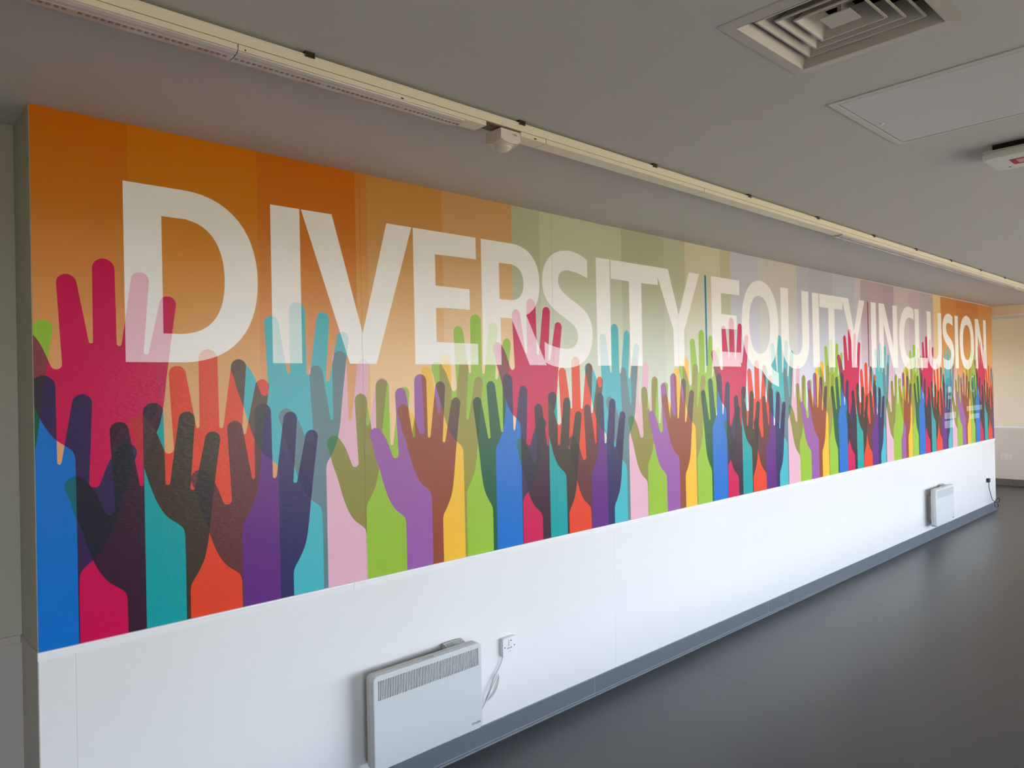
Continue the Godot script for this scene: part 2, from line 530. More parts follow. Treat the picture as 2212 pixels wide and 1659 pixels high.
func mural() -> void:
	var o := thing("mural", "long printed mural of overlapping coloured raised hands under white words on striped background", "mural", Vector3(WALL_L, DADO, M_Z))
	var ys := PackedFloat32Array()
	var yy := DADO
	while yy < CEIL - 0.001:
		ys.append(yy)
		yy += 0.02 if yy > 2.44 else 0.0022 if yy > 0.995 else 0.012
	ys.append(CEIL)
	# shapes: hands, letters, badges, seams
	var kind := []       # index into KINDS, 100 letter, 101 bar, 102 badge, 200 seam
	var front := []      # height of the middle fingertip: the lower hand is the nearer one
	var rows := []
	var names := []
	var rep := []
	var outline := [hand_outline()]
	var cache := {}
	for k in range(-1, 6):
		for i in KINDS.size():
			var x := hung(KINDS[i][1], k)
			if x < WALL_L - 0.26 or x > WALL_R + 0.26:
				continue
			var key := "%.3f %s" % [KINDS[i][2], i == 10]
			if not cache.has(key):
				cache[key] = rows_of(outline, ys, 0.0, KINDS[i][2], i == 10)
			var own := []
			for r: PackedVector3Array in cache[key]:
				var q := PackedVector3Array()
				for e in r:
					q.append(e + Vector3(x, x, x))
				own.append(q)
			kind.append(i)
			front.append(KINDS[i][2])
			rows.append(own)
			names.append(["raised_hand", KINDS[i][0] + " raised hand"])
			rep.append(k)
	for w in WORDS:
		kind.append(101 if w[0] == "|" else 100)
		front.append(0.0)
		rows.append(rows_of(glyph_paths(w[0], Vector2(w[1], BASE)), ys, 0.0, 0.0, false))
		names.append(["divider_bar", "thin coloured divider bar"] if w[0] == "|" else ["letter", "white letter " + w[0]])
		rep.append(w[1] > 6.0)
	for b in BADGES:
		kind.append(b[0])
		front.append(0.0)
		rows.append(rows_of([rounded(b[1], b[2], b[3], b[4], b[5], 8)], ys, 0.0, 0.0, false))
		names.append(["emblem", b[6]])
		rep.append(0)
	for s in SEAMS:
		kind.append(200)
		front.append(0.0)
		rows.append([])
		names.append(["", ""])
		rep.append(s)
	var first_stripe := kind.size()
	var verts := []
	var cols := []
	for i in first_stripe + STRIPES.size():
		verts.append(PackedVector3Array())
		cols.append(PackedColorArray())
	var inks := {}
	var letter := rgb8(250, 249, 246)
	var bar_ink := [rgb8(0, 136, 170), rgb8(140, 30, 72)]
	for j in ys.size() - 1:
		var y0 := ys[j]
		var y1 := ys[j + 1]
		var list: Array[Vector4] = []
		var tops := PackedFloat32Array()
		for s in first_stripe:
			if kind[s] == 200:
				var x: float = rep[s]
				list.append(Vector4(x - 0.0004, s, x - 0.0004, x - 0.0004))
				list.append(Vector4(x + 0.0004, s, x + 0.0004, x + 0.0004))
				continue
			for e: Vector3 in rows[s][j]:
				list.append(Vector4(e.y, s, e.x, e.z))
		for i in STRIPES.size():
			var x: float = STRIPES[i][0]
			list.append(Vector4(x, 1000 + i, x, x))
		list.sort()
		var active: Array[int] = []
		var stripe := 0
		var last := Vector4(WALL_L, -1, WALL_L, WALL_L)
		for e in list:
			var x: float = e.x
			if x > WALL_R + 0.00001:
				break
			if x >= WALL_L:
				if x - last.x > 0.00002:
					# paint the strip between the last crossing and this one
					var owner_ := first_stripe + stripe
					var mask := 0
					var low := 9.0
					var lettered := -1
					var gap := false
					var rep3 := false
					for s in active:
						var kd: int = kind[s]
						if kd < 100:
							mask |= 1 << kd
							rep3 = rep3 or rep[s] == 3
							if front[s] < low and lettered < 0:
								low = front[s]
								owner_ = s
						elif kd == 200:
							gap = true
						else:
							lettered = s
							owner_ = s
					if not gap:
						var c0: Color
						var c1: Color
						if mask == 0 and lettered < 0:
							var st: Array = STRIPES[stripe]
							c0 = st[2].lerp(st[1], smoothstep(1.62, 2.74, y0)).srgb_to_linear()
							c1 = st[2].lerp(st[1], smoothstep(1.62, 2.74, y1)).srgb_to_linear()
						else:
							var lk: int = kind[lettered] if lettered >= 0 else 0
							var key := mask * 8 + (lk - 99 if lk >= 100 else 0) + (4096 * 64 if rep3 else 0) + (4096 * 128 if lettered >= 0 and rep[lettered] else 0)
							if not inks.has(key):
								var ink := Color.WHITE
								var m := mask
								if m & (1 << 7):      # the lilac hand is printed opaque over green and pink
									m &= ~((1 << 4) | (1 << 5) | (1 << 6))
									if rep3 and mask & (1 << 6):
										m = mask & ~(1 << 7)
								if MIXES.has(m):
									ink = MIXES[m]
								else:
									for i in KINDS.size():
										if m & (1 << i):
											ink *= KINDS[i][3]
								if lk == 100:
									ink = letter if mask == 0 else letter.lerp(ink, 0.2)
								elif lk == 101:
									ink = bar_ink[int(rep[lettered])]
								elif lk == 102:
									ink = ink.lerp(rgb8(236, 240, 240), 0.5)
								elif lk == 103:
									ink = ink.lerp(rgb8(60, 132, 172), 0.65)
								elif lk == 104:
									ink = ink.lerp(rgb8(40, 140, 150), 0.6)
								inks[key] = ink.srgb_to_linear() * (1.0 if lk == 100 else 0.9)
							c0 = inks[key]
							c1 = c0
						var al := last.z
						var ah := last.w
						var bl := maxf(e.z, al)
						var bh := maxf(e.w, ah)
						bl = minf(bl, WALL_R)
						bh = minf(bh, WALL_R)
						var p00 := Vector3(al - WALL_L, y0 - DADO, 0)
						var p10 := Vector3(bl - WALL_L, y0 - DADO, 0)
						var p11 := Vector3(bh - WALL_L, y1 - DADO, 0)
						var p01 := Vector3(ah - WALL_L, y1 - DADO, 0)
						verts[owner_].append_array([p00, p11, p10, p00, p01, p11])
						cols[owner_].append_array([c0, c1, c0, c0, c1, c1])
				if x > last.x:
					last = e
			var id := int(e.y)
			if id >= 1000:
				stripe = mini(id - 1000 + 1, STRIPES.size() - 1)
			elif active.has(id):
				active.erase(id)
			else:
				active.append(id)
	for s in verts.size():
		if verts[s].is_empty():
			continue
		var normals := PackedVector3Array()
		normals.resize(verts[s].size())
		normals.fill(Vector3.BACK)
		var arr := []
		arr.resize(Mesh.ARRAY_MAX)
		arr[Mesh.ARRAY_VERTEX] = verts[s]
		arr[Mesh.ARRAY_NORMAL] = normals
		arr[Mesh.ARRAY_COLOR] = cols[s]
		var m := ArrayMesh.new()
		m.add_surface_from_arrays(Mesh.PRIMITIVE_TRIANGLES, arr)
		if s < first_stripe:
			part_mesh(names[s][0], m, M.print, o, names[s][1])
		else:
			part_mesh("background_stripe", m, M.print, o)

# small printed badges near the far end: kind, x0, y0, x1, y1, corner radius, label
var BADGES := [
	[103, 9.06, 1.50, 9.30, 1.70, 0.09, "blue round emblem"], [102, 9.11, 1.53, 9.26, 1.60, 0.03, "white centre of blue emblem"], [102, 9.13, 1.46, 9.25, 1.50, 0.01, "white line under blue emblem"],
	[102, 9.00, 1.14, 9.33, 1.22, 0.01, "block of small white lettering"], [102, 9.00, 1.24, 9.40, 1.31, 0.01, "block of small white lettering"],
	[102, 9.97, 1.52, 10.16, 1.72, 0.09, "white rim of teal emblem"], [104, 9.99, 1.54, 10.14, 1.70, 0.07, "teal round emblem"],
	[102, 9.80, 1.30, 10.42, 1.36, 0.01, "block of small white lettering"], [102, 9.90, 1.20, 10.30, 1.26, 0.01, "block of small white lettering"]]

# ------------------------------------------------------------------ the room
func room() -> void:
	# floor of vinyl sheets two metres wide, welded joints between
	var fl := structure("floor", "grey speckled safety vinyl floor in wide sheets with thin welded joints", "floor")
	var xs := [LEFT_X - 0.2, -0.20, 1.775, 3.752, 5.755, 7.703, 9.68, 11.66, END_X + 0.2]
	for i in xs.size() - 1:
		part("floor_sheet", boxed(Vector3(xs[i] + 0.0006, -0.012, -2.0), Vector3(xs[i + 1] - 0.0006, 0, WIN_Z + 0.3)), M.floor, fl)
	part("subfloor", boxed(Vector3(LEFT_X - 0.2, -0.15, -2.0), Vector3(END_X + 0.2, -0.013, WIN_Z + 0.3)), M.dark, fl)
	# ceiling with an opening for the diffuser
	var ce := structure("ceiling", "flat painted ceiling with a downstand beam at its far end", "ceiling")
	var g := Geo.new()
	var a := [LEFT_X - 0.2, 1.700, 2.068, WALL_R + 0.06]
	var b := [-2.0, 1.692, 2.060, WIN_Z + 0.3]
	for i in 3:
		for j in 3:
			if i != 1 or j != 1:
				g.box(Vector3(a[i], CEIL, b[j]), Vector3(a[i + 1], CEIL + 0.05, b[j + 1]))
	g.box(Vector3(WALL_R + 0.06, CEIL, -2.0), Vector3(END_X + 0.2, CEIL + 0.05, WIN_Z + 0.3))
	part("ceiling_board", g, M.ceiling, ce)
	part("roof_slab", boxed(Vector3(LEFT_X - 0.2, CEIL + 0.4, -2.0), Vector3(END_X + 0.2, CEIL + 0.6, WIN_Z + 0.3)), M.dark, ce)
	part("downstand_beam", boxed(Vector3(WALL_R, 2.481, -1.9), Vector3(WALL_R + 0.2, CEIL, WIN_Z), 0.002), M.cream, ce)
	# mural wall: boxed out from the wall beside it
	var w := structure("wall_mural", "white hygienic wall sheeting below the mural with a capping rail along its top", "wall")
	part("wall_body", boxed(Vector3(WALL_L, 0, -1.9), Vector3(WALL_R, CEIL, 0)), M.wall, w)
	var seams := [WALL_L - 0.0005, 0.562, 3.230, 5.90, 8.57, WALL_R]
	for i in seams.size() - 1:
		part("dado_sheet", boxed(Vector3(seams[i] + 0.0002, 0.09, 0), Vector3(seams[i + 1] - 0.0002, 0.889, 0.003), 0.0003), M.dado, w)
	var rails := [WALL_L - 0.004, 1.561, 4.56, 7.56, 10.56, WALL_R + 0.003]
	var prof := PackedVector2Array([Vector2(0.884, 0.0), Vector2(0.884, 0.005), Vector2(0.889, 0.0058), Vector2(0.900, 0.007), Vector2(0.907, 0.0085), Vector2(0.9105, 0.0075), Vector2(0.912, 0.004), Vector2(0.912, 0.0)])
	for i in rails.size() - 1:
		var r := Geo.new()
		r.sweep_x(prof, rails[i] + 0.0008, rails[i + 1] - 0.0008)
		part("dado_rail", r, M.rail, w)
	# the return at the near end of the box-out
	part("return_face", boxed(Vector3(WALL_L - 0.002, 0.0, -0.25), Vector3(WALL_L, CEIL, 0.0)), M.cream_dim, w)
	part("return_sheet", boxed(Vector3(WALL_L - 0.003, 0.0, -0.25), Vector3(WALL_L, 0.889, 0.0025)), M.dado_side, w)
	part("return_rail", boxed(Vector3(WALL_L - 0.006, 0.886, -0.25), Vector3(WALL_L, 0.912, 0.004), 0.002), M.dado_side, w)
	# the wall set back beside it, and the other walls
	var wr := structure("wall_recess", "dim set-back wall beside the near end of the mural", "wall")
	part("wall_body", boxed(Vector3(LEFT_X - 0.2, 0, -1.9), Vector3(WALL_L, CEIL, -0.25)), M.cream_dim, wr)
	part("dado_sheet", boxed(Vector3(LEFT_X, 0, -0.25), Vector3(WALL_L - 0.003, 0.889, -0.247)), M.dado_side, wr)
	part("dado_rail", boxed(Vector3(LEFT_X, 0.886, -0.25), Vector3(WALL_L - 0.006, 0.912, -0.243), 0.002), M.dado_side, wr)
	var wl := structure("wall_left", "cream painted wall at the near end of the room", "wall")
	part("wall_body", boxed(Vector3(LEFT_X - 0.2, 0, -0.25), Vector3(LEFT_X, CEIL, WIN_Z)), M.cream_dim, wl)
	var we := structure("wall_end", "cream painted end wall with a white capping rail and sheeting below", "wall")
	part("wall_body", boxed(Vector3(END_X, 0, -2.0), Vector3(END_X + 0.2, CEIL, WIN_Z)), M.cream, we)
	part("dado_sheet", boxed(Vector3(END_X - 0.003, 0.09, -1.9), Vector3(END_X, 0.892, WIN_Z)), M.end_dado, we)
	part("dado_rail", boxed(Vector3(END_X - 0.008, 0.896, -1.9), Vector3(END_X, 0.918, WIN_Z), 0.003), M.rail, we)
	var wp := structure("wall_passage", "cream wall of the passage beyond the mural wall", "wall")
	var gp := Geo.new()
	gp.box(Vector3(WALL_R - 0.2, 0, -2.1), Vector3(END_X + 0.2, 1.0, -1.9))
	gp.box(Vector3(WALL_R - 0.2, 2.1, -2.1), Vector3(END_X + 0.2, CEIL + 0.05, -1.9))
	gp.box(Vector3(WALL_R - 0.2, 1.0, -2.1), Vector3(11.9, 2.1, -1.9))
	gp.box(Vector3(12.7, 1.0, -2.1), Vector3(END_X + 0.2, 2.1, -1.9))
	part("wall_body", gp, M.cream, wp)
	# window wall
	var ww := structure("wall_window", "window wall opposite the mural", "wall")
	var gw := Geo.new()
	gw.box(Vector3(LEFT_X - 0.2, 0, WIN_Z), Vector3(END_X + 0.2, SILL, WIN_Z + 0.3))
	gw.box(Vector3(LEFT_X - 0.2, HEAD, WIN_Z), Vector3(END_X + 0.2, CEIL + 0.05, WIN_Z + 0.3))
	var x := LEFT_X - 0.2
	for k in WINDOWS.size():
		gw.box(Vector3(x, SILL, WIN_Z), Vector3(WINDOWS[k][0], HEAD, WIN_Z + 0.3))
		x = WINDOWS[k][1]
	gw.box(Vector3(x, SILL, WIN_Z), Vector3(END_X + 0.2, HEAD, WIN_Z + 0.3))
	part("wall_body", gw, M.cream, ww)
	for k in WINDOWS.size():
		var wn := structure("window_%d" % (k + 1), "wide white framed window opposite the mural", "window")
		var x0: float = WINDOWS[k][0]
		var x1: float = WINDOWS[k][1]
		var f := Geo.new()
		f.box(Vector3(x0, SILL, WIN_Z + 0.1), Vector3(x0 + 0.05, HEAD, WIN_Z + 0.16))
		f.box(Vector3(x1 - 0.05, SILL, WIN_Z + 0.1), Vector3(x1, HEAD, WIN_Z + 0.16))
		f.box(Vector3(x0 + 0.05, SILL, WIN_Z + 0.1), Vector3(x1 - 0.05, SILL + 0.05, WIN_Z + 0.16))
		f.box(Vector3(x0 + 0.05, HEAD - 0.05, WIN_Z + 0.1), Vector3(x1 - 0.05, HEAD, WIN_Z + 0.16))
		f.box(Vector3((x0 + x1) / 2 - 0.03, SILL + 0.05, WIN_Z + 0.1), Vector3((x0 + x1) / 2 + 0.03, HEAD - 0.05, WIN_Z + 0.16))
		part("window_frame", f, M.frame, wn)
		part("pane", boxed(Vector3(x0 + 0.05, SILL + 0.05, WIN_Z + 0.127), Vector3(x1 - 0.05, HEAD - 0.05, WIN_Z + 0.131)), M.glass, wn)
	# skirting with a small cove at its foot
	var sk := structure("baseboard_mural", "grey coved vinyl skirting along the foot of the mural wall in jointed lengths", "skirting")
	var sp := PackedVector2Array([Vector2(0.104, 0.0), Vector2(0.104, 0.0045), Vector2(0.100, 0.006), Vector2(0.016, 0.006), Vector2(0.012, 0.0075), Vector2(0.008, 0.012), Vector2(0.004, 0.0135), Vector2(0.0, 0.0135), Vector2(0.0, 0.0)])
	var sx := [WALL_L - 0.006, 1.11, 3.04, 4.971, 6.90, 8.83, WALL_R + 0.006]
	for i in sx.size() - 1:
		var q := Geo.new()
		q.sweep_x(sp, sx[i] + 0.001, sx[i + 1] - 0.001)
		part("skirting_length", q, M.skirt, sk)
	for i in range(1, sx.size() - 1):
		part("welded_joint", boxed(Vector3(sx[i] - 0.001, 0.0, 0.003), Vector3(sx[i] + 0.001, 0.103, 0.0056)), M.joint, sk)
	var se := structure("baseboard_end", "brownish grey vinyl skirting along the end wall", "skirting")
	var ez := [-1.9, -0.385, 2.5, WIN_Z]
	for i in 3:
		part("skirting_length", boxed(Vector3(END_X - 0.007, 0, ez[i] + 0.002), Vector3(END_X, 0.104, ez[i + 1] - 0.002), 0.002), M.skirt_end, se)
	# thin sealant bead where the mural meets the ceiling
	var tr := structure("trim_1", "thin pale sealant bead between mural and ceiling", "trim")
	var bead := Geo.new()
	bead.sweep_x(PackedVector2Array([Vector2(CEIL, 0.002), Vector2(CEIL, 0.007), Vector2(CEIL - 0.003, 0.006), Vector2(CEIL - 0.006, 0.002)]), 6.6, WALL_R)
	part("bead", bead, M.bead, tr)

# ------------------------------------------------------------------ fittings on the wall
func heater() -> Node3D:
	var o := thing("panel_heater", "white wall-mounted panel heater nearest the camera, between dark shadow and spur switch", "heater", Vector3(1.573, 0.165, 0), "panel heaters under the mural")
	var wd := 0.570
	var ht := 0.383
	var zf := 0.116
	var zb := 0.066
	var back := Geo.new()
	back.plate(rounded(0, 0, wd, ht, 0.022), zb, 0.084, 0.003)
	part("casing", back, M.heater_side, o)
	# front panel with an opening for the grille
	var gx0 := 0.022
	var gx1 := wd - 0.02
	var gy0 := ht - 0.100
	var gy1 := ht - 0.022
	part("front_panel", front_panel(wd, ht, gx0, gx1, gy0, gy1, 0.085, zf), M.heater, o)
	# heating fins behind the slots
	var inner := Geo.new()
	inner.box(Vector3(gx0 - 0.002, gy0 - 0.002, zf - 0.0295), Vector3(gx1 + 0.002, gy1 + 0.002, zf - 0.0285))
	part("grille_recess", inner, M.grille_dark, o)
	var n := 66
	var slat := boxed(Vector3(-0.0022, gy0, zf - 0.007), Vector3(0.0022, gy1, zf - 0.001), 0.0006).mesh()
	for i in n + 1:
		var s := part_mesh("slat", slat, M.heater, o)
		s.position.x = lerpf(gx0, gx1, float(i) / n)
	# control box peeping over the top at the back
	var cb := Geo.new()
	cb.sweep_x(PackedVector2Array([Vector2(ht - 0.07, 0.014), Vector2(ht - 0.07, 0.069), Vector2(ht - 0.014, 0.069), Vector2(ht + 0.004, 0.026), Vector2(ht + 0.004, 0.014)]), 0.425, 0.530)
	var box := part("control_box", cb, M.heater_side, o)
	for d in [["display", 0.433, 0.472, M.screen], ["keypad", 0.477, 0.522, M.screen2]]:
		var sc := Geo.new()
		sc.sweep_x(PackedVector2Array([Vector2(ht - 0.0120, 0.0660), Vector2(ht - 0.0112, 0.0664), Vector2(ht + 0.0034, 0.0294), Vector2(ht + 0.0026, 0.0290)]), d[1], d[2])
		part(d[0], sc, d[3], box)
	for bx in [0.09, 0.46]:
		part("bracket", boxed(Vector3(bx, 0.05, 0.003), Vector3(bx + 0.03, ht - 0.08, zb)), M.heater_side, o)
	text("nameplate", "Dimplex", 0.010, 0.0006, M.ink, o, Vector3(wd - 0.04, 0.032, zf + 0.0002))
	text("warning_text", "DO NOT COVER", 0.006, 0.0004, M.ink_pale, o, Vector3(0.285, ht + 0.0003, zf - 0.018), Vector3(-PI / 2, 0, 0))
	return o

# the heater's front: a rounded plate with a rectangular window, built as four strips with rounded rims
func front_panel(wd: float, ht: float, gx0: float, gx1: float, gy0: float, gy1: float, z0: float, z1: float) -> Geo:
	var g := Geo.new()
	var e := 0.006
	var outer := rounded(0, 0, wd, ht, 0.022, 6)
	var m := outer.size()
	var steps := 5
	# rolled rim
	var rings := []
	for k in steps + 2:
		var t: float = PI / 2 * maxf(k - 1, 0) / steps
		var ins := e * (1.0 - cos(t))
		var z := z0 if k == 0 else z1 - e + e * sin(t)
		rings.append([rounded(ins, ins, wd - ins, ht - ins, 0.022 - ins, 6), z, t])
	for k in rings.size() - 1:
		for i in m:
			var j := (i + 1) % m
			var na := (outer[i] - Vector2(clampf(outer[i].x, 0.022, wd - 0.022), clampf(outer[i].y, 0.022, ht - 0.022))).normalized()
			var nb := (outer[j] - Vector2(clampf(outer[j].x, 0.022, wd - 0.022), clampf(outer[j].y, 0.022, ht - 0.022))).normalized()
			var t0: float = rings[k][2]
			var t1: float = rings[k + 1][2]
			var p: Array = [rings[k][0][i], rings[k][0][j], rings[k + 1][0][j], rings[k + 1][0][i]]
			var za: float = rings[k][1]
			var zb: float = rings[k + 1][1]
			var A := Vector3(p[0].x, p[0].y, za)
			var B := Vector3(p[1].x, p[1].y, za)
			var C := Vector3(p[2].x, p[2].y, zb)
			var D := Vector3(p[3].x, p[3].y, zb)
			var fz := Vector3.BACK
			var n1 := Vector3(na.x, na.y, 0)
			var n2 := Vector3(nb.x, nb.y, 0)
			g.tri(A, B, C, n1 * cos(t0) + fz * sin(t0), n2 * cos(t0) + fz * sin(t0), n2 * cos(t1) + fz * sin(t1))
			g.tri(A, C, D, n1 * cos(t0) + fz * sin(t0), n2 * cos(t1) + fz * sin(t1), n1 * cos(t1) + fz * sin(t1))
	# flat face around the window
	var face: PackedVector2Array = rings[-1][0]
	var hole := PackedVector2Array([Vector2(gx0, gy0), Vector2(gx1, gy0), Vector2(gx1, gy1), Vector2(gx0, gy1)])
	var strips := [PackedVector2Array([Vector2(-1, -1), Vector2(2, -1), Vector2(2, gy0), Vector2(-1, gy0)]), PackedVector2Array([Vector2(-1, gy1), Vector2(2, gy1), Vector2(2, 2), Vector2(-1, 2)]),
		PackedVector2Array([Vector2(-1, gy0), Vector2(gx0, gy0), Vector2(gx0, gy1), Vector2(-1, gy1)]), PackedVector2Array([Vector2(gx1, gy0), Vector2(2, gy0), Vector2(2, gy1), Vector2(gx1, gy1)])]
	for s in strips:
		for piece: PackedVector2Array in Geometry2D.intersect_polygons(face, s):
			var idx := Geometry2D.triangulate_polygon(piece)
			for k in range(0, idx.size(), 3):
				var a := piece[idx[k]]
				var b := piece[idx[k + 1]]
				var c := piece[idx[k + 2]]
				g.tri(Vector3(a.x, a.y, z1), Vector3(b.x, b.y, z1), Vector3(c.x, c.y, z1), Vector3.BACK, Vector3.BACK, Vector3.BACK)
	# the window's cheeks
	var mid := Vector2((gx0 + gx1) / 2, (gy0 + gy1) / 2)
	for i in 4:
		var a := hole[i]
		var b := hole[(i + 1) % 4]
		var q := mid - (a + b) / 2
		var nn := Vector3(signf(q.x), 0, 0) if absf(a.x - b.x) < 0.001 else Vector3(0, signf(q.y), 0)
		g.quad(Vector3(a.x, a.y, z1), Vector3(b.x, b.y, z1), Vector3(b.x, b.y, z1 - 0.029), Vector3(a.x, a.y, z1 - 0.029), nn)
	return g

func wall_fittings() -> void:
	var h := heater()
	var h2: Node3D = h.duplicate()
	h2.name = numbered("panel_heater")
	add_child(h2, true)
	h2.position = Vector3(8.285, 0.168, 0)
	tag(h2, "white wall-mounted panel heater far down the wall, beside the black-corded socket", "heater", "panel heaters under the mural")
	# fused spur with a white flex to the near heater
	var s := thing("fused_spur", "square white fused spur switch plate on the wall beside the near heater", "switch", Vector3(2.395, 0.443, 0.003))
	var g := Geo.new()
	g.plate(rounded(-0.043, -0.043, 0.043, 0.043, 0.003, 3), 0.0, 0.017, 0.001)
	part("back_box", g, M.plastic, s)
	g = Geo.new()
	g.plate(rounded(-0.0435, -0.0435, 0.0435, 0.0435, 0.004, 3), 0.017, 0.026, 0.003)
	var pl := part("face_plate", g, M.plastic, s)
	part("rocker", boxed(Vector3(-0.006, 0.003, 0.024), Vector3(0.012, 0.031, 0.0285), 0.001), M.plastic, pl)
	part("switch_mark", boxed(Vector3(0.002, 0.025, 0.0284), Vector3(0.012, 0.029, 0.0288)), M.ink, pl)
	part("rocker_shadow_gap", boxed(Vector3(-0.0072, 0.001, 0.0258), Vector3(-0.0062, 0.031, 0.0264)), M.ink, pl)
	part("fuse_holder", boxed(Vector3(-0.010, -0.032, 0.0255), Vector3(0.016, -0.014, 0.0275), 0.001), M.plastic, pl)
	part("fuse_screw", boxed(Vector3(0.002, -0.025, 0.0274), Vector3(0.0055, -0.0215, 0.0280)), M.ink, pl)
	for sx in [-0.031, 0.031]:
		var k := Geo.new()
		k.plate(rounded(sx - 0.0033, -0.0043, sx + 0.0033, 0.0023, 0.0032, 4), 0.0255, 0.0265, 0.0)
		part("screw_head", k, M.ink, pl)
	text("label_text", "HEATER", 0.007, 0.0005, M.ink, pl, Vector3(-0.001, -0.008, 0.0262))
	var c := Geo.new()
	c.tube(smooth([Vector3(2.362, 0.405, 0.018), Vector3(2.352, 0.378, 0.017), Vector3(2.326, 0.340, 0.016), Vector3(2.292, 0.306, 0.02), Vector3(2.265, 0.262, 0.022), Vector3(2.248, 0.228, 0.018),
		Vector3(2.262, 0.214, 0.012), Vector3(2.300, 0.232, 0.012), Vector3(2.326, 0.268, 0.012), Vector3(2.335, 0.302, 0.012), Vector3(2.322, 0.318, 0.022), Vector3(2.290, 0.296, 0.028), Vector3(2.255, 0.246, 0.028), Vector3(2.222, 0.205, 0.028), Vector3(2.165, 0.160, 0.032), Vector3(2.110, 0.165, 0.036), Vector3(2.085, 0.200, 0.05)]), 0.0034)
	tag(part("heater_flex", c, M.flex, self), "thin white flex looping from the spur switch down behind the near heater", "cable")
	# socket with black plug at the far end
	var so := thing("wall_socket", "white single wall socket near the far end of the mural wall, black plug in it", "socket", Vector3(10.495, 0.440, 0.003))
	g = Geo.new()
	g.plate(rounded(-0.043, -0.043, 0.043, 0.043, 0.004, 3), 0.0, 0.011, 0.002)
	part("face_plate", g, M.plastic, so)
	part("rocker", boxed(Vector3(0.012, 0.014, 0.009), Vector3(0.026, 0.034, 0.0135), 0.001), M.plastic, so)
	part("switch_mark", boxed(Vector3(-0.02, 0.020, 0.0109), Vector3(-0.012, 0.034, 0.0114)), M.ink, so)
	var p := thing("power_plug", "black mains plug in the far wall socket with a curling black lead", "plug", Vector3(10.495, 0.418, 0.0145))
	g = Geo.new()
	g.plate(rounded(-0.024, -0.026, 0.024, 0.024, 0.008, 4), 0.0, 0.034, 0.006)
	part("plug_body", g, M.black, p)
	c = Geo.new()
	c.tube(smooth([Vector3(0, -0.024, 0.02), Vector3(0.0, -0.052, 0.022), Vector3(0.01, -0.09, 0.02), Vector3(0.055, -0.15, 0.02), Vector3(0.09, -0.21, 0.022), Vector3(0.115, -0.255, 0.03), Vector3(0.15, -0.285, 0.05), Vector3(0.20, -0.292, 0.07),
		Vector3(0.235, -0.270, 0.075), Vector3(0.225, -0.243, 0.07), Vector3(0.18, -0.245, 0.06), Vector3(0.14, -0.275, 0.05), Vector3(0.135, -0.315, 0.045), Vector3(0.165, -0.352, 0.05), Vector3(0.21, -0.355, 0.06), Vector3(0.235, -0.335, 0.06), Vector3(0.22, -0.315, 0.055)]), 0.0042)
	part("lead", c, M.black, p)
	# double socket on the end wall
	var d := thing("double_socket", "cream double wall socket on the far end wall below the rail", "socket", Vector3(END_X - 0.003, 0.442, -0.450))
	g = Geo.new()
	g.plate(rounded(-0.073, -0.043, 0.073, 0.043, 0.004, 3), 0.0, 0.012, 0.003)
	var fp := part("face_plate", g, M.socket_cream, d)
	for q in [-0.036, 0.036]:
		for e in [[-0.002, 0.004, 0.002, 0.014], [-0.012, -0.022, -0.008, -0.016], [0.008, -0.022, 0.012, -0.016]]:
			part("pin_slot", boxed(Vector3(q + e[0], e[1], 0.0119), Vector3(q + e[2], e[3], 0.0122)), M.ink, fp)
	for q in [-0.012, 0.012]:
		part("rocker", boxed(Vector3(q - 0.007, 0.006, 0.011), Vector3(q + 0.007, 0.030, 0.0145), 0.001), M.socket_cream, fp)
	d.rotation.y = -PI / 2

